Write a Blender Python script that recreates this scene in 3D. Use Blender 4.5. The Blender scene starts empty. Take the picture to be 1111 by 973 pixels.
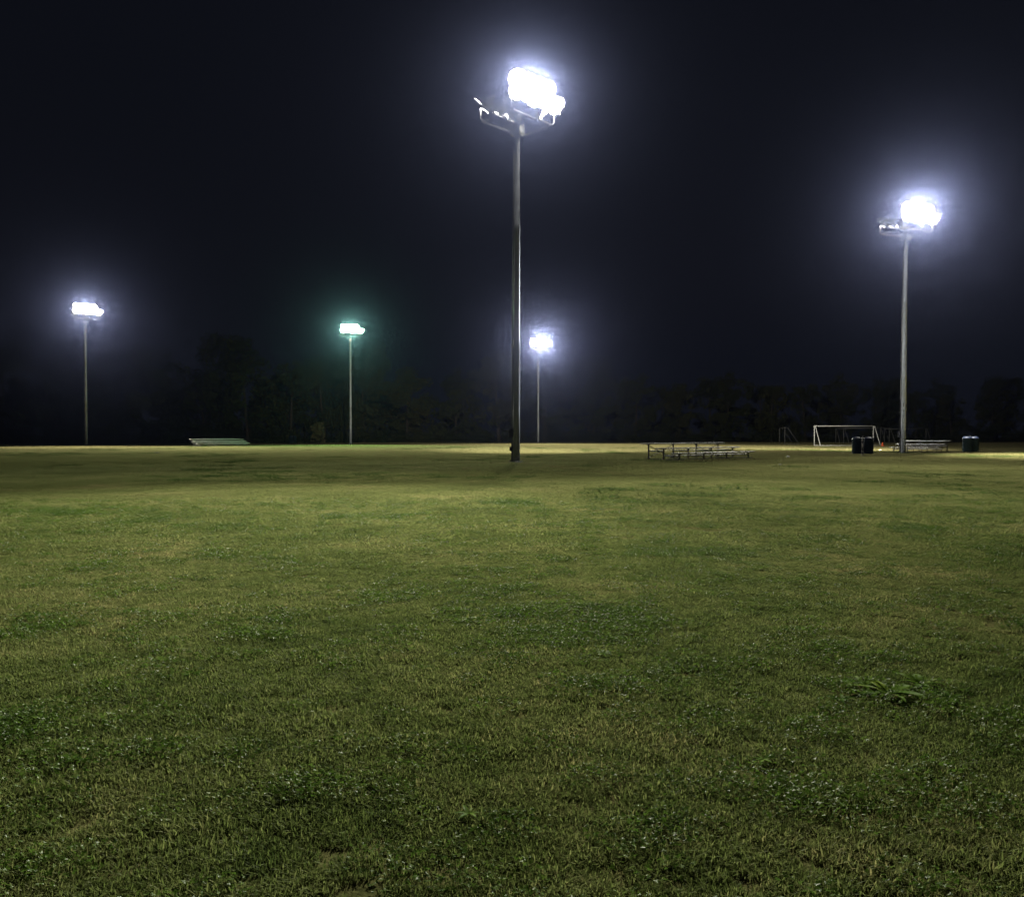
import bpy, bmesh, math, random
import numpy as np
from mathutils import Vector, Matrix

R = math.radians
PI = math.pi
random.seed(11)
rng = np.random.default_rng(11)
S = bpy.context.scene
C = S.collection

# ------------------------------------------------------------------ camera
EYE = 1.25
FPX = 900.0            # focal length in photograph pixels (photograph is 1111 wide)
HOR = 472.5            # row of the horizon
cam_d = bpy.data.cameras.new('camera')
cam = bpy.data.objects.new('camera', cam_d)
C.objects.link(cam)
cam.location = (0, 0, EYE)
cam.rotation_euler = (R(90) - math.atan(14.0 / FPX), 0, 0)
cam_d.sensor_width = 36
cam_d.lens = 36 * FPX / 1111
cam_d.clip_end = 3000
S.camera = cam


def depth(yb):
    return EYE * FPX / (yb - HOR)


def ground_at(px, yb):
    Z = depth(yb)
    return ((px - 555.5) / FPX * Z, Z)


# ------------------------------------------------------------------ materials
def new_mat(name):
    m = bpy.data.materials.new(name)
    m.use_nodes = True
    nt = m.node_tree
    nt.nodes.clear()
    out = nt.nodes.new('ShaderNodeOutputMaterial')
    return m, nt, out


def N(nt, t, **kw):
    n = nt.nodes.new(t)
    for k, v in kw.items():
        setattr(n, k, v)
    return n


def L(nt, a, b):
    nt.links.new(a, b)


def noise(nt, scale, detail=4, rough=.6, coord='Object', vec=None, stretch=None):
    n = N(nt, 'ShaderNodeTexNoise')
    n.inputs['Scale'].default_value = scale
    n.inputs['Detail'].default_value = detail
    n.inputs['Roughness'].default_value = rough
    if vec is None:
        if coord == 'World':
            vec = N(nt, 'ShaderNodeNewGeometry').outputs['Position']
        else:
            vec = N(nt, 'ShaderNodeTexCoord').outputs[coord]
    if stretch:
        mp = N(nt, 'ShaderNodeMapping')
        mp.inputs['Scale'].default_value = stretch
        L(nt, vec, mp.inputs['Vector'])
        vec = mp.outputs['Vector']
    L(nt, vec, n.inputs['Vector'])
    return n.outputs['Fac']


def ramp(nt, fac, stops):
    r = N(nt, 'ShaderNodeValToRGB')
    el = r.color_ramp.elements
    while len(el) > 1:
        el.remove(el[-1])
    el[0].position = stops[0][0]
    el[0].color = (*stops[0][1], 1)
    for p, c in stops[1:]:
        e = el.new(p)
        e.color = (*c, 1)
    L(nt, fac, r.inputs['Fac'])
    return r.outputs['Color']


def mixc(nt, fac, a, b, mode='MIX'):
    m = N(nt, 'ShaderNodeMix', data_type='RGBA', blend_type=mode)
    for sock, v in ((m.inputs['Factor'], fac), (m.inputs['A'], a), (m.inputs['B'], b)):
        if isinstance(v, (int, float)):
            sock.default_value = v
        elif isinstance(v, tuple):
            sock.default_value = (*v, 1)
        else:
            L(nt, v, sock)
    return m.outputs['Result']


def surf(name, c1, c2, scale=6, rough=.5, metal=0.0, stretch=None, bump=0.0, lo=.35, hi=.65, spec=.5):
    m, nt, out = new_mat(name)
    b = N(nt, 'ShaderNodeBsdfPrincipled')
    f = noise(nt, scale, 6, .65, 'Object', stretch=stretch)
    L(nt, ramp(nt, f, [(lo, c1), (hi, c2)]), b.inputs['Base Color'])
    b.inputs['Metallic'].default_value = metal
    b.inputs['Specular IOR Level'].default_value = spec
    r = N(nt, 'ShaderNodeMapRange')
    r.inputs['To Min'].default_value = max(rough - .12, .02)
    r.inputs['To Max'].default_value = min(rough + .15, 1)
    L(nt, f, r.inputs['Value'])
    L(nt, r.outputs['Result'], b.inputs['Roughness'])
    if bump:
        bp = N(nt, 'ShaderNodeBump')
        bp.inputs['Strength'].default_value = bump
        bp.inputs['Distance'].default_value = .02
        L(nt, f, bp.inputs['Height'])
        L(nt, bp.outputs['Normal'], b.inputs['Normal'])
    L(nt, b.outputs['BSDF'], out.inputs['Surface'])
    return m


def glow(name, col, strength):
    m, nt, out = new_mat(name)
    e = N(nt, 'ShaderNodeEmission')
    e.inputs['Color'].default_value = (*col, 1)
    e.inputs['Strength'].default_value = strength
    L(nt, e.outputs['Emission'], out.inputs['Surface'])
    m.cycles.emission_sampling = 'FRONT'
    return m


def leaf_mat(name, stops, scale, rough=.4, trans=.35, spec=.5, far=None, obj_random=.25, mottle=1.0):
    """two-sided leaf: principled + translucent, hue from large and small world noise"""
    m, nt, out = new_mat(name)
    big = noise(nt, scale, 5, .62, 'World')
    if mottle != 1:
        mt = N(nt, 'ShaderNodeMath', operation='MULTIPLY_ADD')
        L(nt, big, mt.inputs[0])
        mt.inputs[1].default_value = mottle
        mt.inputs[2].default_value = .5 - mottle / 2
        big = mt.outputs[0]
    at = N(nt, 'ShaderNodeAttribute', attribute_name='tone')
    oi = N(nt, 'ShaderNodeObjectInfo')
    add = N(nt, 'ShaderNodeMath', operation='MULTIPLY_ADD')
    L(nt, at.outputs['Fac'], add.inputs[0])
    add.inputs[1].default_value = .34
    L(nt, big, add.inputs[2])
    add2 = N(nt, 'ShaderNodeMath', operation='MULTIPLY_ADD')
    L(nt, oi.outputs['Random'], add2.inputs[0])
    add2.inputs[1].default_value = obj_random
    L(nt, add.outputs[0], add2.inputs[2])
    sub = N(nt, 'ShaderNodeMath', operation='SUBTRACT')
    L(nt, add2.outputs[0], sub.inputs[0])
    sub.inputs[1].default_value = .17 + obj_random / 2
    col = ramp(nt, sub.outputs[0], stops)
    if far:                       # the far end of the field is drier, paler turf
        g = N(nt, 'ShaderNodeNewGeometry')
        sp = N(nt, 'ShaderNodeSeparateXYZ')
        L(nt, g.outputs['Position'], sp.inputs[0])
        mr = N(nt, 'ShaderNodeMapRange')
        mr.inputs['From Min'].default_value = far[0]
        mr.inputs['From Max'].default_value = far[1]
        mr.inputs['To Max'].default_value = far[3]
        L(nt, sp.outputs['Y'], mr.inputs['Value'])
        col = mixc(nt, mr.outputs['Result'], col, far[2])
    df = N(nt, 'ShaderNodeBsdfDiffuse')
    L(nt, col, df.inputs['Color'])
    gl = N(nt, 'ShaderNodeBsdfAnisotropic')
    gl.inputs['Roughness'].default_value = rough
    b = N(nt, 'ShaderNodeMixShader')
    b.inputs['Fac'].default_value = spec
    L(nt, df.outputs['BSDF'], b.inputs[1])
    L(nt, gl.outputs['BSDF'], b.inputs[2])
    t = N(nt, 'ShaderNodeBsdfTranslucent')
    L(nt, col, t.inputs['Color'])
    mx = N(nt, 'ShaderNodeMixShader')
    mx.inputs['Fac'].default_value = trans
    L(nt, b.outputs['Shader'], mx.inputs[1])
    L(nt, t.outputs['BSDF'], mx.inputs[2])
    L(nt, mx.outputs['Shader'], out.inputs['Surface'])
    return m


M = {}
M['pole'] = surf('galvanised_pole', (.3, .32, .36), (.5, .52, .57), 5, .5, .25, (3, 3, .35), .15)
M['steel'] = surf('galvanised_steel', (.36, .37, .38), (.52, .53, .55), 9, .42, .4, None, .1)
M['frame'] = surf('painted_head_frame', (.1, .1, .105), (.17, .17, .18), 9, .55, .2)
M['dark_steel'] = surf('weathered_dark_steel', (.035, .035, .04), (.09, .09, .095), 8, .6, .3, None, .2)
M['housing'] = surf('spun_aluminium', (.5, .51, .53), (.66, .67, .69), 7, .35, .5)
M['concrete'] = surf('concrete', (.2, .19, .17), (.34, .33, .3), 7, .9, 0, None, .6)
M['aluminium'] = surf('weathered_aluminium', (.56, .56, .57), (.74, .74, .75), 5, .42, .25, (6, .6, 6))
M['white_paint'] = surf('chipped_white_paint', (.62, .62, .6), (.8, .8, .78), 4, .45)
M['shaded_paint'] = surf('shaded_goal_paint', (.08, .08, .077), (.14, .14, .135), 4, .7, spec=.2)  # goal paint darkened: the dimness of the unlit far goals put into the colour
M['drum'] = surf('dark_teal_drum_paint', (.005, .01, .013), (.01, .02, .025), 6, .7, 0, None, .1, spec=.06)
M['drum_lid'] = surf('dark_blue_lid_plastic', (.006, .01, .025), (.012, .02, .05), 6, .5, spec=.2)
M['cone'] = surf('orange_cone_plastic', (.7, .09, .02), (.8, .13, .03), 6, .5)
M['paper'] = surf('white_paper', (.7, .7, .68), (.82, .82, .8), 12, .8)
M['bark'] = surf('tree_bark', (.02, .016, .012), (.045, .036, .028), 6, .95, 0, (4, 4, .8), .8)
M['lens_white'] = glow('lit_lens_white', (1.0, .98, .93), 150)
M['lens_off'] = surf('unlit_glass_lens', (.2, .2, .21), (.26, .26, .27), 4, .15)
M['lens_green'] = glow('lit_lens_green', (.42, 1.0, .6), 150)

GRASS_STOPS = [(.16, (.032, .05, .013)), (.44, (.07, .094, .025)), (.69, (.112, .128, .044)), (.89, (.172, .155, .065)), (.98, (.235, .178, .095))]
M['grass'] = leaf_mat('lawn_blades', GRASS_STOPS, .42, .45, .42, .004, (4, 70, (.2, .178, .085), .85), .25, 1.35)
M['clover'] = leaf_mat('clover_leaves', [(.25, (.024, .05, .008)), (.55, (.044, .082, .012)), (.85, (.07, .11, .02))], 1.3, .34, .36, .011)
M['ground_weed'] = leaf_mat('low_weed_leaves', [(.25, (.028, .05, .012)), (.55, (.045, .075, .018)), (.85, (.07, .1, .026))], 1.3, .5, .36, .004)
M['weed'] = leaf_mat('weed_leaves', [(.25, (.03, .065, .009)), (.55, (.05, .095, .012)), (.85, (.11, .15, .02))], 3, .4, .4, .003)
M['foliage'] = leaf_mat('tree_leaves', [(.25, (.036, .045, .016)), (.5, (.046, .055, .019)), (.75, (.06, .06, .022))], .12, .5, .3, .015, None, .3)
M['pale_foliage'] = leaf_mat('pale_tree_leaves', [(.25, (.09, .1, .035)), (.5, (.13, .12, .05)), (.75, (.17, .14, .06))], .3, .5, .3, .015, None, .2)
M['brush'] = leaf_mat('undergrowth_leaves', [(.25, (.018, .028, .01)), (.5, (.035, .045, .016)), (.75, (.055, .055, .02))], .3, .6, .25, .01, None, 0)


def ground_mat():
    m, nt, out = new_mat('turf_soil')
    n1 = noise(nt, .5, 6, .65, 'World')
    n2 = noise(nt, 14, 6, .7, 'World')
    mean = N(nt, 'ShaderNodeMath', operation='MULTIPLY_ADD')
    L(nt, n2, mean.inputs[0])
    mean.inputs[1].default_value = .5
    L(nt, n1, mean.inputs[2])
    col = ramp(nt, mean.outputs[0], [(.5, (.022, .026, .01)), (.72, (.05, .052, .02)), (.95, (.065, .055, .026))])
    g = N(nt, 'ShaderNodeNewGeometry')
    sp = N(nt, 'ShaderNodeSeparateXYZ')
    L(nt, g.outputs['Position'], sp.inputs[0])
    mr = N(nt, 'ShaderNodeMapRange')
    mr.inputs['From Min'].default_value = 25
    mr.inputs['From Max'].default_value = 80
    L(nt, sp.outputs['Y'], mr.inputs['Value'])
    dry = ramp(nt, n1, [(.35, (.09, .085, .03)), (.65, (.16, .14, .06))])
    col = mixc(nt, mr.outputs['Result'], col, dry)
    b = N(nt, 'ShaderNodeBsdfPrincipled')
    b.inputs['Roughness'].default_value = 1
    b.inputs['Specular IOR Level'].default_value = 0
    L(nt, col, b.inputs['Base Color'])
    bp = N(nt, 'ShaderNodeBump')
    bp.inputs['Strength'].default_value = .7
    bp.inputs['Distance'].default_value = .03
    L(nt, n2, bp.inputs['Height'])
    L(nt, bp.outputs['Normal'], b.inputs['Normal'])
    L(nt, b.outputs['BSDF'], out.inputs['Surface'])
    return m


M['ground'] = ground_mat()
M['forest_floor'] = surf('leaf_litter', (.018, .015, .01), (.045, .036, .022), 3, 1, 0, None, .6)


# ------------------------------------------------------------------ mesh helpers
def to_obj(name, bm, mat, parent=None, smooth=False):
    me = bpy.data.meshes.new(name)
    bm.normal_update()
    if smooth:
        for f in bm.faces:
            f.smooth = True
    bm.to_mesh(me)
    bm.free()
    if mat:
        me.materials.append(mat)
    o = bpy.data.objects.new(name, me)
    C.objects.link(o)
    if parent:
        o.parent = parent
    return o


def box(bm, c, s, rot=None, bevel=0):
    r = bmesh.ops.create_cube(bm, size=1)
    vs = r['verts']
    bmesh.ops.scale(bm, vec=s, verts=vs)
    if bevel:
        es = list({e for v in vs for e in v.link_edges})
        rb = bmesh.ops.bevel(bm, geom=es, offset=bevel, segments=1, affect='EDGES')
        vs = list({v for f in rb['faces'] for v in f.verts} | {v for v in vs if v.is_valid})
    if rot is not None:
        bmesh.ops.rotate(bm, cent=(0, 0, 0), matrix=rot, verts=vs)
    bmesh.ops.translate(bm, vec=c, verts=vs)


def tube(bm, pts, rad, n=10, caps=True):
    """swept tube through pts; rad a number or list"""
    pts = [Vector(p) for p in pts]
    rs = rad if isinstance(rad, (list, tuple)) else [rad] * len(pts)
    rings = []
    up = None
    for i, p in enumerate(pts):
        d = (pts[min(i + 1, len(pts) - 1)] - pts[max(i - 1, 0)]).normalized()
        if up is None:
            up = d.orthogonal().normalized()
        a = (up - d * up.dot(d)).normalized()
        b = d.cross(a)
        up = a
        rings.append([bm.verts.new(p + (a * math.cos(2 * PI * k / n) + b * math.sin(2 * PI * k / n)) * rs[i]) for k in range(n)])
    for r0, r1 in zip(rings, rings[1:]):
        for k in range(n):
            bm.faces.new((r0[k], r0[(k + 1) % n], r1[(k + 1) % n], r1[k]))
    if caps:
        bm.faces.new(rings[0][::-1])
        bm.faces.new(rings[-1])


def lathe(bm, prof, n=24, axis_m=None, cap0=True, cap1=True):
    """profile [(r, h)] turned about local z, then moved by axis_m"""
    mt = axis_m or Matrix.Identity(4)
    rings = []
    for r, h in prof:
        rings.append([bm.verts.new(mt @ Vector((r * math.cos(2 * PI * k / n), r * math.sin(2 * PI * k / n), h))) for k in range(n)])
    for r0, r1 in zip(rings, rings[1:]):
        for k in range(n):
            bm.faces.new((r0[k], r0[(k + 1) % n], r1[(k + 1) % n], r1[k]))
    if cap0:
        bm.faces.new(rings[0][::-1])
    if cap1:
        bm.faces.new(rings[-1])


def tag(o, label=None, cat=None, group=None, kind=None):
    if label:
        o['label'] = label
    if cat:
        o['category'] = cat
    if group:
        o['group'] = group
    if kind:
        o['kind'] = kind
    return o


def empty(name, loc=(0, 0, 0), rz=0):
    o = bpy.data.objects.new(name, None)
    o.empty_display_size = .3
    C.objects.link(o)
    o.location = loc
    o.rotation_euler = (0, 0, rz)
    return o


def copy_tree(o, parent=None):
    c = o.copy()
    C.objects.link(c)
    c.parent = parent
    for ch in list(o.children):
        if ch.type != 'LIGHT':
            copy_tree(ch, c)
    return c


def mesh_from(name, verts, faces, mat, tone=None, smooth=False):
    me = bpy.data.meshes.new(name)
    verts = np.asarray(verts, np.float32)
    faces = np.asarray(faces, np.int32)
    nf, k = faces.shape
    me.vertices.add(len(verts))
    me.vertices.foreach_set('co', verts.ravel())
    me.loops.add(nf * k)
    me.loops.foreach_set('vertex_index', faces.ravel())
    me.polygons.add(nf)
    me.polygons.foreach_set('loop_start', np.arange(0, nf * k, k, dtype=np.int32))
    me.polygons.foreach_set('loop_total', np.full(nf, k, np.int32))
    if smooth:
        me.polygons.foreach_set('use_smooth', np.ones(nf, bool))
    if tone is not None:
        a = me.attributes.new('tone', 'FLOAT', 'POINT')
        a.data.foreach_set('value', np.asarray(tone, np.float32))
    me.materials.append(mat)
    me.update()
    return me


# smooth value noise for placing things
_lat = np.random.default_rng(5).random((256, 256))


def vnoise(x, y, s):
    x = np.asarray(x) / s + 1000.3
    y = np.asarray(y) / s + 1000.7
    xi, yi = np.floor(x).astype(int), np.floor(y).astype(int)
    fx, fy = x - xi, y - yi
    fx, fy = fx * fx * (3 - 2 * fx), fy * fy * (3 - 2 * fy)
    g = lambda i, j: _lat[i % 256, j % 256]
    return (g(xi, yi) * (1 - fx) + g(xi + 1, yi) * fx) * (1 - fy) + (g(xi, yi + 1) * (1 - fx) + g(xi + 1, yi + 1) * fx) * fy


def relief(x, y):
    """gentle unevenness of the field"""
    return .035 * (vnoise(x, y, 3.1) - .5) + .10 * (vnoise(x, y, 13) - .5) * np.clip((np.asarray(y) - 6) / 20, 0, 1)


# ------------------------------------------------------------------ ground
def make_ground():
    ys = np.concatenate([np.arange(-12, 24, .4), np.arange(24, 70, 1.0), np.arange(70, 180, 3.0), [190, 220, 280, 380, 520]])
    xs = np.concatenate([[-400, -250, -160], np.arange(-120, -30, 4.0), np.arange(-30, -14, 1.0), np.arange(-14, 14, .4), np.arange(14, 30, 1.0), np.arange(30, 121, 4.0), [160, 250, 400]])
    X, Y = np.meshgrid(xs, ys)
    Zg = relief(X, Y) - .004
    v = np.stack([X.ravel(), Y.ravel(), Zg.ravel()], 1)
    nx, ny = len(xs), len(ys)
    i = (np.arange(ny - 1)[:, None] * nx + np.arange(nx - 1)[None]).ravel()
    f = np.stack([i, i + 1, i + nx + 1, i + nx], 1)
    me = mesh_from('ground', v, f, M['ground'], smooth=True)
    o = bpy.data.objects.new('ground', me)
    C.objects.link(o)
    tag(o, 'grassy soil of the sports field under the lawn', kind='structure')


make_ground()


# ------------------------------------------------------------------ scattered lawn
def blade_clump(name, n, rad, h0, h1, w, mat, bend=.6, seg=2):
    """n curved tapering blades spread over a disc"""
    vs, fs, tone = [], [], []
    for _ in range(n):
        a, r = random.random() * 2 * PI, rad * math.sqrt(random.random())
        x, y = r * math.cos(a), r * math.sin(a)
        h = random.uniform(h0, h1) * (1.25 - .5 * r / rad)
        az = random.random() * 2 * PI
        dx, dy = math.cos(az), math.sin(az)
        lean = random.uniform(.1, 1.0) * bend
        tw = random.uniform(-.7, .7)
        wx, wy = -math.sin(az + tw), math.cos(az + tw)
        ww = w * random.uniform(.7, 1.3)
        t0 = random.random()
        base = len(vs)
        for s in range(seg + 1):
            t = s / (seg + .7)
            zz = h * (t - .3 * min(lean, 1.7) * t * t)
            off = h * lean * t * t * 1.1
            k = ww * .5 * (1 - .25 * t)
            vs.append((x + dx * off - wx * k, y + dy * off - wy * k, zz - .004))
            vs.append((x + dx * off + wx * k, y + dy * off + wy * k, zz - .004))
            tone += [t0, t0]
        vs.append((x + dx * h * lean * 1.15, y + dy * h * lean * 1.15, h * (1 - .34 * min(lean, 1.7))))
        tone.append(t0)
        for s in range(seg):
            b = base + 2 * s
            fs += [(b, b + 1, b + 3), (b, b + 3, b + 2)]
        b = base + 2 * seg
        fs.append((b, b + 1, b + 2))
    return bpy.data.objects.new(name, mesh_from(name, vs, fs, mat, tone))


def clover_clump(name, n, rad, size, mat, hmax=.05):
    """three-leaflet clover heads on short stalks"""
    vs, fs, tone = [], [], []
    for _ in range(n):
        a, r = random.random() * 2 * PI, rad * math.sqrt(random.random())
        c = Vector((r * math.cos(a), r * math.sin(a), random.uniform(.02, hmax) * (1.1 - .5 * r / rad)))
        nrm = Vector((random.gauss(0, .6), random.gauss(0, .6), 1)).normalized()
        u = nrm.orthogonal().normalized()
        v = nrm.cross(u)
        ph = random.random() * 2 * PI
        t0 = random.random()
        for k in range(3):
            th = ph + k * 2 * PI / 3
            d = u * math.cos(th) + v * math.sin(th)
            e = nrm.cross(d)
            s = size * random.uniform(.7, 1.2)
            b = len(vs)
            dip = nrm * (-.12 * s)
            pts = [c, c + d * s * .45 - e * s * .42 + dip, c + d * s * .98 - e * s * .28 + dip, c + d * s * .9, c + d * s * .98 + e * s * .28 + dip, c + d * s * .45 + e * s * .42 + dip]
            vs += [tuple(p) for p in pts]
            tone += [t0] * 6
            fs += [(b, b + 1, b + 2), (b, b + 2, b + 3), (b, b + 3, b + 4), (b, b + 4, b + 5)]
    return bpy.data.objects.new(name, mesh_from(name, vs, fs, mat, tone))


def scatter(name, pts, scale, rz, ix, sources, label):
    me = bpy.data.meshes.new(name)
    me.vertices.add(len(pts))
    me.vertices.foreach_set('co', np.asarray(pts, np.float32).ravel())
    for nm, ty, d in (('sc', 'FLOAT', scale), ('rz', 'FLOAT', rz), ('ix', 'INT', ix)):
        a = me.attributes.new(nm, ty, 'POINT')
        a.data.foreach_set('value', np.asarray(d, np.float32 if ty == 'FLOAT' else np.int32))
    o = bpy.data.objects.new(name, me)
    C.objects.link(o)
    ng = bpy.data.node_groups.new(name + '_scatter', 'GeometryNodeTree')
    ng.interface.new_socket('Geometry', in_out='INPUT', socket_type='NodeSocketGeometry')
    ng.interface.new_socket('Geometry', in_out='OUTPUT', socket_type='NodeSocketGeometry')
    gi, go = ng.nodes.new('NodeGroupInput'), ng.nodes.new('NodeGroupOutput')
    ip = ng.nodes.new('GeometryNodeInstanceOnPoints')
    jn = ng.nodes.new('GeometryNodeJoinGeometry')
    for s in sources:
        oi = ng.nodes.new('GeometryNodeObjectInfo')
        oi.inputs['Object'].default_value = s
        oi.inputs['As Instance'].default_value = True
        ng.links.new(oi.outputs['Geometry'], jn.inputs[0])

    def at(nm, ty):
        n = ng.nodes.new('GeometryNodeInputNamedAttribute')
        n.data_type = ty
        n.inputs['Name'].default_value = nm
        return n.outputs['Attribute']
    cx = ng.nodes.new('ShaderNodeCombineXYZ')
    ng.links.new(at('rz', 'FLOAT'), cx.inputs['Z'])
    er = ng.nodes.new('FunctionNodeEulerToRotation')
    ng.links.new(cx.outputs[0], er.inputs[0])
    ng.links.new(gi.outputs[0], ip.inputs['Points'])
    ng.links.new(jn.outputs[0], ip.inputs['Instance'])
    ip.inputs['Pick Instance'].default_value = True
    ng.links.new(at('ix', 'INT'), ip.inputs['Instance Index'])
    ng.links.new(er.outputs[0], ip.inputs['Rotation'])
    ng.links.new(at('sc', 'FLOAT'), ip.inputs['Scale'])
    ng.links.new(ip.outputs[0], go.inputs[0])
    md = o.modifiers.new('scatter', 'NODES')
    md.node_group = ng
    tag(o, label, 'grass', kind='stuff')
    return o


def wedge(y0, y1, step, margin=3.0, slope=.66):
    out = []
    y = y0
    while y < y1:
        hw = slope * max(y, 0) + margin
        n = int(2 * hw / step) + 1
        x = -hw + np.arange(n) * step
        out.append(np.stack([x + (rng.random(n) - .5) * step * 1.3, y + (rng.random(n) - .5) * step * 1.3], 1))
        y += step
    return np.concatenate(out)


def patchiness(x, y):
    p = .4 * vnoise(x, y, .9) + .3 * vnoise(x, y, .33) + .55 * vnoise(x + 7, y, .13) + .3 * vnoise(x + 71, y, 3.7)
    return np.clip((p / 1.55 - .5) * 1.5 + .5, 0, 1)


# places where broad-leaved ground cover grows: pixel x, y, half width, half height in the photograph
COVER = [(560, 668, 60, 16), (650, 676, 60, 18), (600, 690, 45, 12), (690, 745, 45, 11), (735, 738, 30, 8), (40, 686, 45, 14), (20, 790, 45, 22), (110, 828, 60, 16),
         (275, 690, 40, 11), (180, 672, 22, 7), (165, 742, 35, 12), (553, 547, 20, 3.2), (555, 640, 25, 4), (60, 557, 45, 4), (160, 566, 28, 4), (235, 603, 22, 5), (640, 668, 40, 9),
         (905, 712, 45, 16), (1060, 775, 45, 14), (960, 752, 55, 16), (440, 645, 40, 9), (700, 603, 34, 5), (940, 626, 28, 5), (780, 604, 25, 4), (330, 860, 50, 18), (560, 905, 60, 22),
         (850, 860, 50, 18), (30, 950, 60, 20), (480, 955, 60, 18), (730, 905, 45, 16), (1040, 880, 50, 20), (1085, 670, 30, 10), (990, 574, 30, 3), (376, 562, 20, 3), (430, 562, 16, 2.5), (100, 615, 24, 5)]


def cover_amount(x, y):
    z = np.zeros_like(x)
    for i, (px, py, hw, hh) in enumerate(COVER):
        gx, gy = ground_at(px, py)
        sx = hw / FPX * gy
        sy = (depth(py - hh) - depth(py + hh)) / 2
        z = np.maximum(z, np.exp(-(((x - gx) / sx) ** 2 + ((y - gy) / sy) ** 2) * 1.1) * (1.7 if i in (0, 1, 2, 6, 19) else 1))
    return z


def lawn(name, y0, y1, step, srcs, base, label, margin=3.0, fade=(0, 0)):
    p = wedge(y0, y1, step, margin)
    x, y = p[:, 0], p[:, 1]
    pa = patchiness(x, y)
    keep = rng.random(len(p)) > np.clip((.36 - pa) * 1.6, 0, .25)
    cv = cover_amount(x, y)
    keep &= rng.random(len(p)) > np.clip(cv, 0, 1) * .35 + np.clip(cv - 1, 0, .6) * .7
    if fade[0]:
        keep &= rng.random(len(p)) < (y - y0) / fade[0]
    if fade[1]:
        keep &= rng.random(len(p)) < (y1 - y) / fade[1]
    p, pa, cv = p[keep], pa[keep], cv[keep]
    sc = base * (.58 + .88 * pa) * rng.uniform(.8, 1.2, len(p))
    pts = np.stack([p[:, 0], p[:, 1], relief(p[:, 0], p[:, 1])], 1)
    return scatter(name, pts, sc, rng.uniform(0, 2 * PI, len(p)), rng.integers(0, len(srcs), len(p)), srcs, label)


near = [blade_clump('grass_tuft', 270, .1, .009, .036, .0042, M['grass'], 1.35, 2) for _ in range(9)]
mid = [blade_clump('grass_tuft', 320, .24, .012, .042, .0065, M['grass'], 1.3) for _ in range(6)]
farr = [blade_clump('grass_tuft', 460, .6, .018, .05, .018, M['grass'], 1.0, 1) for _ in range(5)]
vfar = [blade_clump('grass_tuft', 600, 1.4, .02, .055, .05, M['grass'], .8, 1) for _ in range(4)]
lawn('grass', 1.0, 10.2, .084, near, .84, 'short lawn grass in the foreground of the field', 1.6, (0, 2))
lawn('grass', 8.2, 34, .205, mid, .9, 'short lawn grass across the near half of the field', 2, (1.5, 10))
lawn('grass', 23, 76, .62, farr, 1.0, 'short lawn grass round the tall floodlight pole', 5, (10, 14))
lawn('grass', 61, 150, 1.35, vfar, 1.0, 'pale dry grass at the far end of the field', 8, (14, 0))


def covers():
    near_c = [clover_clump('clover_tuft', 70, .1, .0068, M['clover'], .04) for _ in range(5)]
    p = wedge(1.4, 16, .085, 1.6)
    x, y = p[:, 0], p[:, 1]
    pr = np.clip(cover_amount(x, y) * .95 * (.25 + vnoise(x, y, .28)), 0, 1) + .06 + .08 * (vnoise(x + 9, y, .5) > .5)
    k = rng.random(len(p)) < pr
    p = p[k]
    pts = np.stack([p[:, 0], p[:, 1], relief(p[:, 0], p[:, 1])], 1)
    o = scatter('clover', pts, rng.uniform(.75, 1.35, len(p)), rng.uniform(0, 2 * PI, len(p)), rng.integers(0, 5, len(p)), near_c, 'dark glistening clover in patches through the lawn')
    o['category'] = 'clover'
    far_c = [clover_clump('clover_tuft', 120, .5, .025, M['ground_weed'], .05) for _ in range(4)]
    p = wedge(15, 95, .8, 4)
    x, y = p[:, 0], p[:, 1]
    pr = np.clip((vnoise(x, y * .55, 4.2) - .6) * 3, 0, .7) * (vnoise(x + 30, y, 1.3) > .35)
    pr = np.maximum(pr, cover_amount(x, y))
    k = rng.random(len(p)) < pr
    p = p[k]
    pts = np.stack([p[:, 0], p[:, 1], relief(p[:, 0], p[:, 1])], 1)
    o = scatter('ground_weeds', pts, rng.uniform(.7, 1.3, len(p)), rng.uniform(0, 2 * PI, len(p)), rng.integers(0, 4, len(p)), far_c, 'dark low weeds in streaks across the middle of the field')
    o['category'] = 'weeds'


covers()


# ------------------------------------------------------------------ single weeds in the lawn
def rosette(px, py, n, ln, label, seed, upright=.6):
    rr = random.Random(seed)
    vs, fs, tone = [], [], []
    for i in range(n):
        az = 2 * PI * i / n + rr.uniform(-.35, .35)
        d = Vector((math.cos(az), math.sin(az), 0))
        e = Vector((-d.y, d.x, 0))
        l = ln * rr.uniform(.6, 1.15)
        up = upright * rr.uniform(.5, 1.3)
        w = l * rr.uniform(.09, .14)
        b = len(vs)
        t0 = rr.random()
        roll = rr.uniform(-.6, .6)
        S_ = 6
        for s in range(S_ + 1):
            t = s / S_
            c = d * (l * (t - .12 * t * t)) + Vector((0, 0, l * (up * t - .75 * up * t * t * rr.uniform(.9, 1.1)) + .012))
            k = w * math.sin(PI * min(.12 + .88 * t, .985)) ** .7
            ee = e * math.cos(roll) + Vector((0, 0, 1)) * math.sin(roll)
            fold = Vector((0, 0, k * .35))
            vs += [tuple(c - ee * k + fold), tuple(c), tuple(c + ee * k + fold)]
            tone += [t0] * 3
        for s in range(S_):
            q = b + 3 * s
            fs += [(q, q + 1, q + 4, q + 3), (q + 1, q + 2, q + 5, q + 4)]
    me = mesh_from('weed', vs, fs, M['weed'], tone, True)
    o = bpy.data.objects.new('weed', me)
    C.objects.link(o)
    gx, gy = ground_at(px, py)
    o.location = (gx, gy, float(relief(gx, gy)) + .01)
    tag(o, label, 'weed', 'broad-leaved weeds in the lawn')
    o.scale = (1.15, 1.15, .5)


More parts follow.
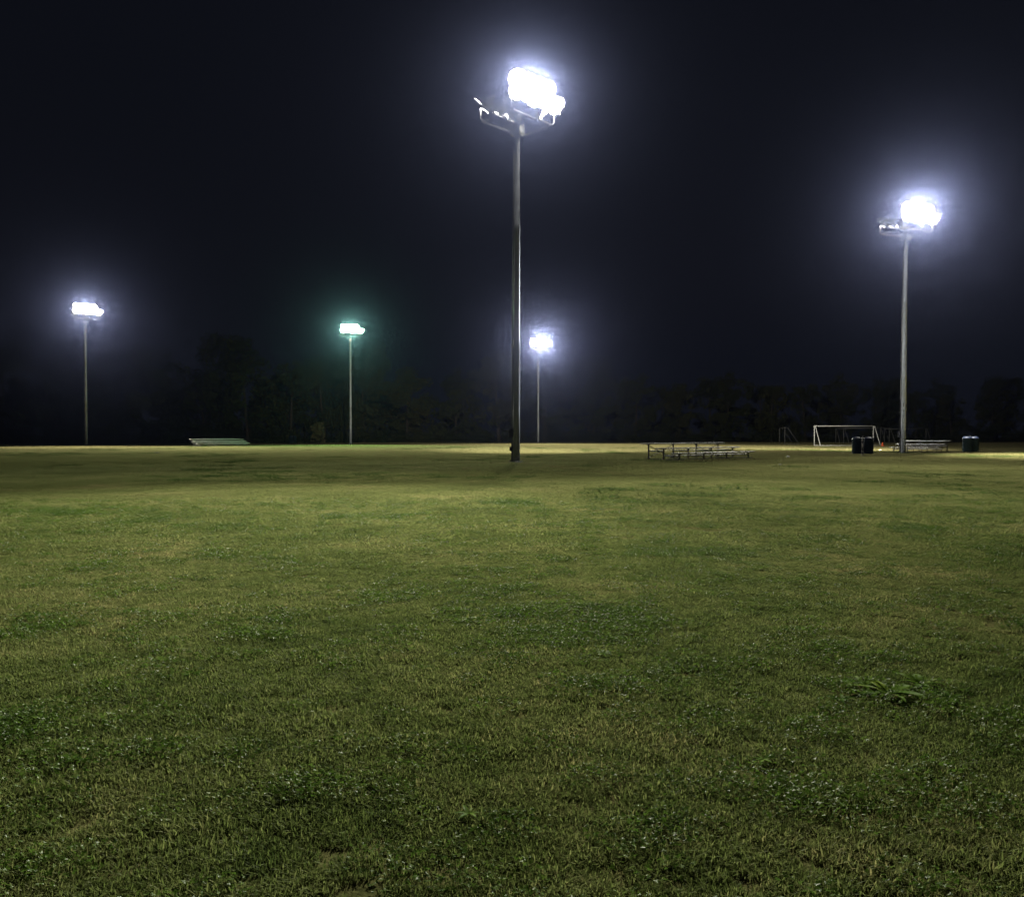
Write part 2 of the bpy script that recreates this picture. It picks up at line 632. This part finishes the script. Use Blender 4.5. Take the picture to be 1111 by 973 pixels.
rosette(938, 750, 11, 0.112, 'broad-leaved weed at the left end of the leafy row in the right foreground', 1)
rosette(968, 759, 14, 0.143, 'large weed with long narrow blades in the middle of the right foreground leafy row', 2, .8)
rosette(1000, 749, 13, 0.128, 'pale green weed just right of the large long-bladed one in the right foreground', 3, .95)
rosette(1034, 764, 9, 0.098, 'small weed at the right end of the leafy row in the right foreground', 4)
rosette(915, 765, 8, 0.068, 'low yellow-green weed just in front of the leafy row, right foreground', 5, .4)
rosette(205, 738, 9, 0.060, 'bright yellow-green weed in the lawn at left', 6, .5)
rosette(508, 892, 6, 0.053, 'tiny bright weed in the lawn at the bottom centre', 7, .9)
rosette(75, 832, 8, 0.060, 'light green weed beside dark clover at the lower left', 8, .5)
rosette(655, 715, 9, 0.068, 'pale weed just below the big dark clover patch in the centre', 9, .5)
rosette(830, 832, 7, 0.060, 'small light weed in the lawn at the lower right', 10, .6)


# ------------------------------------------------------------------ floodlight masts
def make_mast():
    root = empty('floodlight_mast')
    H = 16.0
    bm = bmesh.new()
    prof = [(.172, .05), (.165, 2.5), (.158, 5.3), (.164, 5.32), (.164, 5.62), (.15, 5.66), (.138, 10.6), (.144, 10.62), (.144, 10.9), (.13, 10.94), (.108, H + .55), (.1, H + .6)]
    lathe(bm, prof, 18)
    to_obj('pole', bm, M['pole'], root, True)
    bm = bmesh.new()
    box(bm, (0, 0, .01), (.46, .46, .05), None, .008)
    for sx in (-1, 1):
        for sy in (-1, 1):
            lathe(bm, [(.028, .05), (.028, .11)], 6, Matrix.Translation((sx * .19, sy * .19, 0)))
    to_obj('base_plate', bm, M['dark_steel'], root)
    a = R(175 - 50)
    bm = bmesh.new()
    tube(bm, [(math.cos(a) * .2, math.sin(a) * .2, .02), (math.cos(a) * .195, math.sin(a) * .195, 5), (math.cos(a) * .17, math.sin(a) * .17, 10), (math.cos(a) * .14, math.sin(a) * .14, 15.6)], .035, 8)
    to_obj('conduit', bm, M['dark_steel'], root, True)
    bm = bmesh.new()
    rm = Matrix.Rotation(a, 3, 'Z')
    box(bm, (math.cos(a) * .27, math.sin(a) * .27, 1.35), (.16, .26, .42), rm, .012)
    to_obj('junction_box', bm, M['dark_steel'], root)
    bm = bmesh.new()
    box(bm, (math.cos(a) * .25, math.sin(a) * .25, .62), (.1, .16, .2), rm, .01)
    to_obj('handhole_cover', bm, M['dark_steel'], root)
    # tubular head frame: two hoops joined by cross tubes
    bm = bmesh.new()
    hx, hy, z0, z1 = 1.38, 1.0, H - .5, H + .1
    for sy in (-1, 1):
        y = sy * hy
        tube(bm, [(-hx, y, z1), (-hx, y, z0 + .12), (-hx + .12, y, z0), (hx - .12, y, z0), (hx, y, z0 + .12), (hx, y, z1)], .03, 8)
        tube(bm, [(-hx, y, z1 - .05), (hx, y, z1 - .05)], .024, 8)
    for x in (-hx + .14, -.13, .13, hx - .14):
        tube(bm, [(x, -hy, z0), (x, hy, z0)], .026, 8)
    for s in (-1, 1):
        tube(bm, [(0, 0, z0 - .55), (s * .6, 0, z0 - .04)], .026, 8)
    to_obj('head_frame', bm, M['frame'], root, True)
    bm = bmesh.new()
    lathe(bm, [(.17, H - .62), (.17, H + .0), (.15, H + .05)], 16)
    box(bm, (.0, -.24, H - .85), (.36, .14, .32), None, .012)
    box(bm, (.0, .24, H - .85), (.36, .14, .32), None, .012)
    to_obj('head_collar', bm, M['housing'], root)
    # floodlights: position on the frame, yaw from the front, downward tilt, lit?
    spec = [(-1.0, -hy, -30, 30), (-.45, -hy, -46, 27), (.15, -hy, -38, 31), (.75, -hy, -24, 28), (1.35, -hy, -12, 33), (1.5, -.1, 42, 30),
            (-1.1, hy, 205, 34), (-.2, hy, 180, 31), (.75, hy, 165, 34)]
    spec = [q + (.34 + .09 * (i % 2),) for i, q in enumerate(spec)]
    spec += [(x, -hy + .1, yaw, 28, .9) for x, yaw in ((-.9, -40), (-.3, -36), (.3, -30), (.9, -24))]
    for i, (x, y, yaw, tilt, up) in enumerate(spec):
        # local +z of the bowl points out of the opening: rotate z to -y, tipped down
        e = Matrix.Translation((x, y, z1 + up)) @ Matrix.Rotation(R(yaw), 4, 'Z') @ Matrix.Rotation(R(90 + tilt), 4, 'X') @ Matrix.Scale(1.12, 4)
        bm = bmesh.new()
        lathe(bm, [(.1, -.5), (.13, -.48), (.135, -.3), (.17, -.26), (.27, -.16), (.34, -.02), (.37, .1), (.385, .1), (.385, .13), (.36, .13), (.355, .09)], 24, e, True, False)
        # visor: upper half ring projecting forward
        ring0, ring1 = [], []
        for k in range(13):
            t = PI * k / 12
            px_, py_ = .388 * math.cos(t), .388 * math.sin(t)
            ln = .05 + .1 * math.sin(t)
            ring0.append(bm.verts.new(e @ Vector((px_, py_, .1))))
            ring1.append(bm.verts.new(e @ Vector((px_ * 1.02, py_ * 1.02, .1 + ln))))
        for k in range(12):
            bm.faces.new((ring0[k], ring0[k + 1], ring1[k + 1], ring1[k]))
        fl = to_obj('floodlight', bm, M['housing'], root, True)
        bm = bmesh.new()
        lathe(bm, [(.352, .1), (.3, .115), (.15, .125), (.02, .128)], 24, e, False, True)
        to_obj('lens', bm, M['lens_white'], fl, True)
        bm = bmesh.new()
        c = Vector((x, y, z1 + up))
        rt = (Matrix.Rotation(R(yaw), 3, 'Z') @ Vector((1, 0, 0)))
        tube(bm, [c + rt * .37, c + rt * .4 + Vector((0, 0, -.1)), c + rt * .34 + Vector((0, 0, -.38)), c - rt * .34 + Vector((0, 0, -.38)), c - rt * .4 + Vector((0, 0, -.1)), c - rt * .37], .018, 6)
        to_obj('yoke', bm, M['steel'], fl)
    return root


MAST = make_mast()


def spot(mast, local, target, power, col=(1, .97, .9), size=75, blend=1.0, rad=.3):
    """the beam of a lit floodlight group; local = place on the head, target = ground point it is aimed at"""
    d = bpy.data.lights.new('floodlight_beam', 'SPOT')
    d.energy = power
    d.color = col
    d.spot_size = R(size)
    d.spot_blend = blend
    d.shadow_soft_size = rad
    o = bpy.data.objects.new('floodlight_beam', d)
    C.objects.link(o)
    w = Matrix.Translation(mast.location) @ mast.rotation_euler.to_matrix().to_4x4()
    p = w @ Vector(local)
    o.location = p
    o.rotation_euler = (Vector(target) - p).to_track_quat('-Z', 'Y').to_euler()


masts = {}
for key, px, yb, rz, label in (
        ('main', 560, 502.0, 38, 'tallest looming floodlight mast in the middle with grey steel pole close to the camera'),
        ('right', 980, 491.7, 38, 'bright floodlight mast on grey pole rising beside the low bleachers and goals at right'),
        ('left', 93.5, 483.5, 32, 'distant floodlight mast before the dark trees, the one farthest left'),
        ('green', 380.5, 481.8, 12, 'distant floodlight mast whose lamps glow greenish white'),
        ('far', 584, 480.6, 4, 'smallest and farthest floodlight mast just right of the tall central pole')):
    m = MAST if key == 'main' else copy_tree(MAST)
    x, y = ground_at(px, yb)
    m.location = (x, y, float(relief(x, y)))
    m.rotation_euler = (0, 0, R(rz))
    tag(m, label, 'floodlight', 'floodlight masts round the field')
    masts[key] = m
masts['main'].rotation_euler = (0, R(.32), R(44))
masts['right'].rotation_euler = (0, R(.45), R(24))
for key in ('left', 'green', 'far'):           # lamps turned to the wood are out on the far masts
    for fl in masts[key].children:
        for ch in fl.children:
            back = ch.name.startswith('lens') and fl.data.vertices[0].co.y < .9 and np.mean([v.co.y for v in fl.data.vertices]) > .5
            if back:
                ch.material_slots[0].link = 'OBJECT'
                ch.material_slots[0].material = M['lens_off']
for fl in masts['green'].children:
    for ch in fl.children:
        if ch.material_slots and ch.material_slots[0].link == 'OBJECT':
            continue
        if ch.name.startswith('lens'):
            ch.material_slots[0].link = 'OBJECT'
            ch.material_slots[0].material = M['lens_green']

FZ = 16.72
K = 2.2e4
FRONT = (0, -1.6, FZ)
W1 = (1, .95, .8)
W2 = (.93, .97, 1.0)
mm = masts['main']
spot(mm, (-.9, -1.6, FZ), (-6.5, 8.6, 0), 9.2 * K, (1, .95, .8), 38)
spot(mm, (-1.2, -1.5, FZ), (-8, 19, 0), 1.3 * K, W1, 62)
spot(mm, (0, -1.6, FZ), (5, 12, 0), 4.2 * K, W1, 42)
spot(mm, (.6, 1.7, FZ), (22, 150, 9), 5.0 * K, W1, 90)
spot(mm, (1.6, -.3, FZ), (27.6, 58, 7), 1.3 * K, W2, 44)
spot(mm, (-.2, 1.7, FZ), (3, 70, 0), 9.0 * K, W1, 38)
mr_ = masts['right']
spot(mr_, (0, -1.6, FZ), (22, 38, 0), 1.6 * K, W1, 64)
spot(mr_, (-.4, -1.6, FZ), (11, 12, 0), 5.2 * K, W1, 42)
spot(mr_, (-1, -1.6, FZ), (1, 12, 0), 3.5 * K, W1, 40)
spot(mr_, (-1.6, -.6, FZ), (.2, 38, 5), 2.6 * K, W2, 21)
spot(mr_, (1, -1.6, FZ), (36, 48, 0), 11.0 * K, W1, 72)
spot(mr_, (0, 1.7, FZ), (27, 76, 0), 7.0 * K, W1, 70)
spot(masts['left'], (0, -1.6, FZ), (-40, 82, 0), 8.0 * K, W1, 80)
spot(masts['left'], (1.2, -1.6, FZ), (-24, 82, 0), 5.0 * K, W1, 56)
spot(masts['green'], (0, -1.6, FZ), (-20, 97, 0), 6.5 * K, (.5, 1, .48), 80)
spot(masts['far'], (0, -1.6, FZ), (2, 106, 0), 7.0 * K, W1, 80)
spot(masts['far'], (.9, -1.6, FZ), (14, 96, 0), 5.5 * K, W1, 76)


# ------------------------------------------------------------------ bleachers
def make_bleacher(ln, pitch, rows=3, seat0=.36, rise=.24):
    """local x along the seats, rows step up towards +y; origin at the back left foot"""
    root = empty('bleacher')
    for r in range(rows):                     # r = 0 is the front row
        y = -(rows - 1 - r) * pitch
        z = seat0 + rise * r
        bm = bmesh.new()
        box(bm, (ln / 2, y, z), (ln, .27, .065), None, .01)
        to_obj('seat_plank', bm, M['aluminium'], root)
        if r:
            bm = bmesh.new()
            box(bm, (ln / 2, y - .5 * pitch, z - .36), (ln * .985, .25, .03), None, .006)
            to_obj('foot_plank', bm, M['aluminium'], root)
    nf = 4
    for i in range(nf):
        x = ln * (.07 + .86 * i / (nf - 1))
        bm = bmesh.new()
        d = (rows - 1) * pitch
        box(bm, (x, -d / 2, .035), (.05, d + .5, .05))
        for r in range(rows):
            y = -(rows - 1 - r) * pitch
            z = seat0 + rise * r
            box(bm, (x, y, (z + .03) / 2), (.06, .06, z - .055))
            box(bm, (x, y, z - .04), (.055, .24, .03))
            if r:
                box(bm, (x, y - pitch / 2, z - .4), (.045, pitch, .045))
        to_obj('support_frame', bm, M['dark_steel'], root)
    top = seat0 + rise * (rows - 1)
    for a, b in ((0, 1), (2, 3)):
        xa, xb = (ln * (.07 + .86 * q / (nf - 1)) for q in (a, b))
        bm = bmesh.new()
        tube(bm, [(xa, .045, .08), (xb, .045, top - .08)], .02, 6)
        tube(bm, [(xa, .075, top - .08), (xb, .075, .08)], .02, 6)
        to_obj('cross_brace', bm, M['dark_steel'], root)
    return root


def put_bleacher(root, px, Z, rz, label):
    x = (px - 555.5) / FPX * Z
    root.location = (x, Z, float(relief(x, Z)))
    root.rotation_euler = (0, 0, rz)
    tag(root, label, 'bleachers', 'low aluminium bleachers beside the pitches')


b0 = make_bleacher(7.3, .98)
b1 = make_bleacher(6.4, .9)
b2 = make_bleacher(3.5, 1.2)
put_bleacher(b0, 697, 43, R(42), 'low three-row aluminium bleachers right of the central pole')
put_bleacher(b1, 206, 95, R(45), 'distant pale bleachers at the left edge of the field before the trees')
put_bleacher(b2, 979, 65, R(-45), 'low metal bleachers behind the foot of the right floodlight pole')


# ------------------------------------------------------------------ goals
def make_goal(mat, w=7.32, h=2.44, top=.35, dep=2.0, r=.055):
    """goal mouth towards +y, back frame towards -y, centred on x"""
    root = empty('soccer_goal')
    bm = bmesh.new()
    tube(bm, [(-w / 2, 0, h), (w / 2, 0, h)], r, 10)
    to_obj('crossbar', bm, mat, root, True)
    for s in (-1, 1):
        bm = bmesh.new()
        tube(bm, [(s * w / 2, 0, 0), (s * w / 2, 0, h)], r, 10)
        to_obj('post', bm, mat, root, True)
        bm = bmesh.new()
        tube(bm, [(s * w / 2, 0, h - .02), (s * w / 2, -top, h - .04), (s * w / 2, -dep, .04)], r * .75, 8)
        to_obj('back_stay', bm, mat, root, True)
        bm = bmesh.new()
        tube(bm, [(s * w / 2, 0, .04), (s * w / 2, -dep, .04)], r * .6, 8)
        box(bm, (s * w / 2, -.05, h - .06), (r * 2.6, .2, .16))
        to_obj('side_rail', bm, mat, root)
    bm = bmesh.new()
    tube(bm, [(-w / 2, -dep, .04), (w / 2, -dep, .04)], r * .6, 8)
    to_obj('ground_bar', bm, mat, root, True)
    return root


def put_goal(g, px, Z, rz, label):
    x = (px - 555.5) / FPX * Z
    g.location = (x, Z, float(relief(x, Z)))
    g.rotation_euler = (0, 0, rz)
    tag(g, label, 'soccer goal', 'soccer goals at the far right of the field')


g0 = make_goal(M['white_paint'])
put_goal(g0, 915.5, 103, 0, 'brightly lit white soccer goal behind the dark trash drums')
gd = make_goal(M['shaded_paint'])
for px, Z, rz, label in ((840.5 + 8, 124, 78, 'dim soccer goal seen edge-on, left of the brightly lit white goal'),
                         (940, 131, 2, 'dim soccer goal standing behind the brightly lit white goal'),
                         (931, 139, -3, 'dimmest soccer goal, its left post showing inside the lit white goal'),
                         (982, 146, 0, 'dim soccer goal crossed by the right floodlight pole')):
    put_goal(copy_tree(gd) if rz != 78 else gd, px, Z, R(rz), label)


# ------------------------------------------------------------------ trash drums on posts
def make_bins():
    root = empty('trash_drum_stand')
    bm = bmesh.new()
    box(bm, (0, 0, .6), (.09, .09, 1.25), None, .006)
    to_obj('post', bm, M['dark_steel'], root)
    bm = bmesh.new()
    for z in (.42, .9):
        box(bm, (0, -.02, z), (.34, .05, .06))
    to_obj('mounting_arm', bm, M['dark_steel'], root)
    for s in (-1, 1):
        bm = bmesh.new()
        mt = Matrix.Translation((s * .355, 0, .17))
        prof = [(.26, 0), (.285, .01), (.285, .03), (.272, .05)]
        for zc in (.29, .58):
            prof += [(.272, zc - .03), (.288, zc - .012), (.288, zc + .012), (.272, zc + .03)]
        prof += [(.272, .84), (.288, .855), (.288, .88), (.265, .885)]
        lathe(bm, prof, 26, mt)
        # upright ribs pressed into the sides
        for k in range(14):
            t = 2 * PI * k / 14
            box(bm, (s * .355 + .276 * math.cos(t), .276 * math.sin(t), .17 + .435), (.02, .03, .72), Matrix.Rotation(t, 3, 'Z'))
        d = to_obj('drum', bm, M['drum'], root)
        bm = bmesh.new()
        lathe(bm, [(.29, .865), (.292, .9), (.25, .97), (.15, 1.02), (.1, 1.03)], 24, mt, True, True)
        to_obj('lid', bm, M['drum_lid'], d, True)
    return root


t0 = make_bins()
for px, Z, rz, label in ((936, 50.5, 0, 'pair of dark teal trash drums on a post left of the right floodlight pole'),
                         (1053, 56, 24, 'dark blue trash drums standing at the far right beyond the bleachers'),
                         (317.5, 118, 62, 'tiny far trash drums by the trees between left bleachers and green-tinted lamp')):
    t = t0 if rz == 0 else copy_tree(t0)
    x = (px - 555.5) / FPX * Z
    t.location = (x, Z, float(relief(x, Z)) - .02)
    t.rotation_euler = (0, 0, R(rz))
    tag(t, label, 'trash drums', 'trash drums round the field')


# ------------------------------------------------------------------ cone and litter
def make_cone():
    root = empty('traffic_cone')
    bm = bmesh.new()
    lathe(bm, [(.15, .03), (.13, .06), (.05, .44), (.035, .46)], 18)
    to_obj('cone_body', bm, M['cone'], root, True)
    bm = bmesh.new()
    box(bm, (0, 0, .018), (.36, .36, .03), None, .006)
    to_obj('base', bm, M['cone'], root)
    x, Z = (957.5 - 555.5) / FPX * 99, 99
    root.location = (x, Z, float(relief(x, Z)))
    tag(root, 'small orange cone on the grass right of the white goal', 'cone')


make_cone()


def litter(px, yb, w, label, seed):
    rr = random.Random(seed)
    bm = bmesh.new()
    bmesh.ops.create_icosphere(bm, subdivisions=2, radius=.5)
    for v in bm.verts:
        k = 1 + rr.uniform(-.28, .28)
        v.co = Vector((v.co.x * w * k, v.co.y * w * .7 * k, max(v.co.z, -.2) * w * .45 * k + w * .1))
    o = to_obj('paper_litter', bm, M['paper'])
    x, Z = ground_at(px, yb)
    o.location = (x, Z, float(relief(x, Z)) + .03)
    o.rotation_euler = (0, 0, rr.uniform(0, 6))
    tag(o, label, 'litter', 'scraps of white litter on the grass')


litter(855, 496.5, .26, 'scrap of white paper on the grass between bleachers and trash drums', 1)
litter(847, 506, .14, 'fainter small scrap of paper on the nearer grass left of the trash drums', 2)
litter(170, 492, .24, 'white scrap lying on the grass below the left bleachers', 3)
litter(955, 489.2, .22, 'white scrap near the orange cone, left of the right floodlight pole', 4)


# ------------------------------------------------------------------ trees
def grow_trunk(bm, h, rr, r0):
    """tapered trunk with limbs; returns limb tips"""
    tips = []
    n = 7
    pts = [Vector((0, 0, -.2))]
    lean = Vector((rr.uniform(-.06, .06), rr.uniform(-.06, .06), 0))
    for i in range(1, n + 1):
        t = i / n
        pts.append(Vector((lean.x * h * t + rr.uniform(-.12, .12), lean.y * h * t + rr.uniform(-.12, .12), h * .82 * t)))
    rad = [r0 * (1.35 if i == 0 else 1 - .85 * i / n) for i in range(n + 1)]
    tube(bm, pts, rad, 9)
    for i in range(rr.randint(7, 10)):
        t = rr.uniform(.1, .95)
        k = min(int(t * n), n - 1)
        p = pts[k].lerp(pts[k + 1], t * n - k)
        az = rr.uniform(0, 2 * PI)
        ln = h * rr.uniform(.2, .36) * (1.15 - .55 * t)
        d = Vector((math.cos(az), math.sin(az), rr.uniform(.25, .9))).normalized()
        q = p + d * ln * .5 + Vector((0, 0, ln * .04))
        e = p + d * ln + Vector((0, 0, ln * .18))
        r = max(rad[k] * .45, .03)
        tube(bm, [p, q, e], [r, r * .65, r * .2], 6)
        tips += [q, e]
    tips.append(pts[-1])
    return tips


def leaf_cloud(name, centres, rads, per, size, mat, rr, squash=.75):
    vs, fs, tone = [], [], []
    for c, rad in zip(centres, rads):
        tc = rr.random()
        for _ in range(int(per * rad * rad)):
            u = Vector((rr.gauss(0, 1), rr.gauss(0, 1), rr.gauss(0, 1))).normalized() * rad * (rr.random() ** .45)
            p = c + Vector((u.x, u.y, u.z * squash))
            nrm = (u.normalized() * .6 + Vector((rr.gauss(0, .6), rr.gauss(0, .6), rr.gauss(0, .6) + .3))).normalized()
            a = nrm.orthogonal().normalized()
            b = nrm.cross(a)
            th = rr.uniform(0, 2 * PI)
            a, b = a * math.cos(th) + b * math.sin(th), b * math.cos(th) - a * math.sin(th)
            s = size * rr.uniform(.6, 1.4)
            k = len(vs)
            vs += [tuple(p - a * s), tuple(p + b * s * .55 + nrm * s * .12), tuple(p + a * s), tuple(p - b * s * .55 + nrm * s * .12)]
            tone += [min(max(tc * .6 + rr.random() * .4, 0), 1)] * 4
            fs.append((k, k + 1, k + 2, k + 3))
    return mesh_from(name, vs, fs, mat, tone)


def make_tree(seed, h, spread, mat, leaf=.2, per=70):
    rr = random.Random(seed)
    root = empty('tree')
    bm = bmesh.new()
    tips = grow_trunk(bm, h, rr, h * .018 + .06)
    to_obj('trunk', bm, M['bark'], root, True)
    cs, rs = [], []
    for t in tips:
        for _ in range(2):
            cs.append(t + Vector((rr.gauss(0, .35), rr.gauss(0, .35), rr.gauss(0, .3))) * spread)
            rs.append(rr.uniform(.55, 1.15) * spread)
    for _ in range(22):                        # outer lumps that break the outline
        az, z = rr.uniform(0, 2 * PI), rr.uniform(.1, .98)
        q = h * .3 * math.sin(PI * min(z * .85 + .12, 1)) ** .6 * rr.uniform(.6, 1.1)
        cs.append(Vector((math.cos(az) * q, math.sin(az) * q, h * z)))
        rs.append(rr.uniform(.5, 1.2) * spread)
    me = leaf_cloud('crown', cs, rs, per, leaf, mat, rr)
    o = bpy.data.objects.new('crown', me)
    C.objects.link(o)
    o.parent = root
    return root


protos = [make_tree(100 + i, hh, sp, M['foliage']) for i, (hh, sp) in enumerate(((13, 1.25), (15, 1.4), (11.5, 1.15), (16.5, 1.5), (14, 1.3)))]
used = set()


def put_tree(px, Z, kind, sc, label, group='trees of the dark wood behind the field'):
    if kind in used:
        t = copy_tree(protos[kind])
    else:
        t = protos[kind]
        used.add(kind)
    x = (px - 555.5) / FPX * Z
    t.location = (x, Z, 0)
    t.rotation_euler = (0, 0, random.uniform(0, 6.28))
    t.scale = (sc, sc, sc * random.uniform(.94, 1.06))
    tag(t, label, 'tree', group)


DARK = 'dark leafy tree in the unlit wood beyond the far edge of the field'
def edge(px):
    """distance of the front of the wood along the far edge of the field"""
    return float(np.interp(px, [-150, 0, 120, 300, 450, 620, 800, 1000, 1250], [108, 111, 116, 128, 142, 156, 165, 172, 176]))


k = 0
for row in range(3):
    px = -140 + row * 17
    while px < 1260:
        Z = edge(px) + row * 8 + random.uniform(-2.5, 2.5)
        right = np.clip((px - 560) / 300, 0, 1)
        sc = random.uniform(.84, 1.08) * (.97 if row == 0 else 1.08) * (1 - .12 * right)
        put_tree(px, Z, k % 5 if k < 5 else random.randint(0, 4), sc, DARK)
        k += 1
        px += random.uniform(36, 54) * (1 + row * .25)


def sapling():
    pr = make_tree(77, 3.3, .5, M['pale_foliage'], .1, 120)
    pr.name = 'sapling'
    x, Z = (345 - 555.5) / FPX * 123, 123
    pr.location = (x, Z, 0)
    tag(pr, 'small pale sapling catching light at the wood edge left of the green-tinted lamp', 'tree')


sapling()


def undergrowth():
    rr = random.Random(9)
    cs, rs = [], []
    px = -170
    while px < 1290:
        Z = edge(px) - 1.5
        x = (px - 555.5) / FPX * Z
        for _ in range(5):
            cs.append(Vector((x + rr.uniform(-2, 2), Z + rr.uniform(-1, 4), rr.uniform(.2, 1.5) + (rr.random() < .35) * rr.uniform(.5, 2.6))))
            rs.append(rr.uniform(.7, 1.7))
        px += 11
    me = leaf_cloud('undergrowth', cs, rs, 75, .17, M['brush'], rr, .8)
    o = bpy.data.objects.new('undergrowth', me)
    C.objects.link(o)
    tag(o, 'dark tangled undergrowth along the foot of the wood', 'undergrowth', kind='stuff')


undergrowth()


# ------------------------------------------------------------------ night air
def haze():
    bm = bmesh.new()
    box(bm, (0, 245, 12), (900, 600, 26.5))
    m, nt, out = new_mat('night_haze')
    v = N(nt, 'ShaderNodeVolumePrincipled')
    v.inputs['Color'].default_value = (.36, .45, 1.0, 1)
    v.inputs['Density'].default_value = .000032
    v.inputs['Anisotropy'].default_value = .95
    w = N(nt, 'ShaderNodeVolumeScatter')          # extra lobe added to imitate the tight bloom round each lamp
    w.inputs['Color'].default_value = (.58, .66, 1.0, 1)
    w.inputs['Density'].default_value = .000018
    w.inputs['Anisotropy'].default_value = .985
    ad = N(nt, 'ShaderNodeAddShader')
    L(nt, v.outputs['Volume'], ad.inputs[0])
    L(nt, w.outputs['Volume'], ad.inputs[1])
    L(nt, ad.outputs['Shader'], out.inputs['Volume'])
    m.cycles.volume_sampling = 'EQUIANGULAR'
    o = to_obj('haze', bm, m)
    tag(o, 'thin damp night haze over the whole field', 'haze', kind='stuff')


haze()

# ------------------------------------------------------------------ night sky
wd = bpy.data.worlds.new('World')
S.world = wd
wd.use_nodes = True
nt = wd.node_tree
nt.nodes.clear()
wo = nt.nodes.new('ShaderNodeOutputWorld')
bg = nt.nodes.new('ShaderNodeBackground')
sk = nt.nodes.new('ShaderNodeTexSky')
sk.sky_type = 'NISHITA'
sk.sun_disc = False
sk.sun_elevation = R(-3)
sk.sun_rotation = R(200)
# a dim flat town-lit night: the twilight sky kept only as a faint part of a navy tone
mxw = nt.nodes.new('ShaderNodeMix')
mxw.data_type = 'RGBA'
mxw.inputs['Factor'].default_value = .9
mxw.inputs['B'].default_value = (.034, .041, .07, 1)
nt.links.new(sk.outputs['Color'], mxw.inputs['A'])
nt.links.new(mxw.outputs['Result'], bg.inputs['Color'])
bg.inputs['Strength'].default_value = .1
nt.links.new(bg.outputs['Background'], wo.inputs['Surface'])

# ------------------------------------------------------------------ render look
S.view_settings.view_transform = 'Standard'
S.view_settings.look = 'None'
S.view_settings.exposure = 0
S.view_settings.gamma = 1
S.render.engine = 'CYCLES'
cy = S.cycles
cy.use_denoising = True
cy.denoising_input_passes = 'RGB'
cy.max_bounces = 6
cy.diffuse_bounces = 2
cy.glossy_bounces = 2
cy.transmission_bounces = 3
cy.transparent_max_bounces = 4
cy.volume_bounces = 0
cy.sample_clamp_indirect = 4
cy.use_light_tree = True
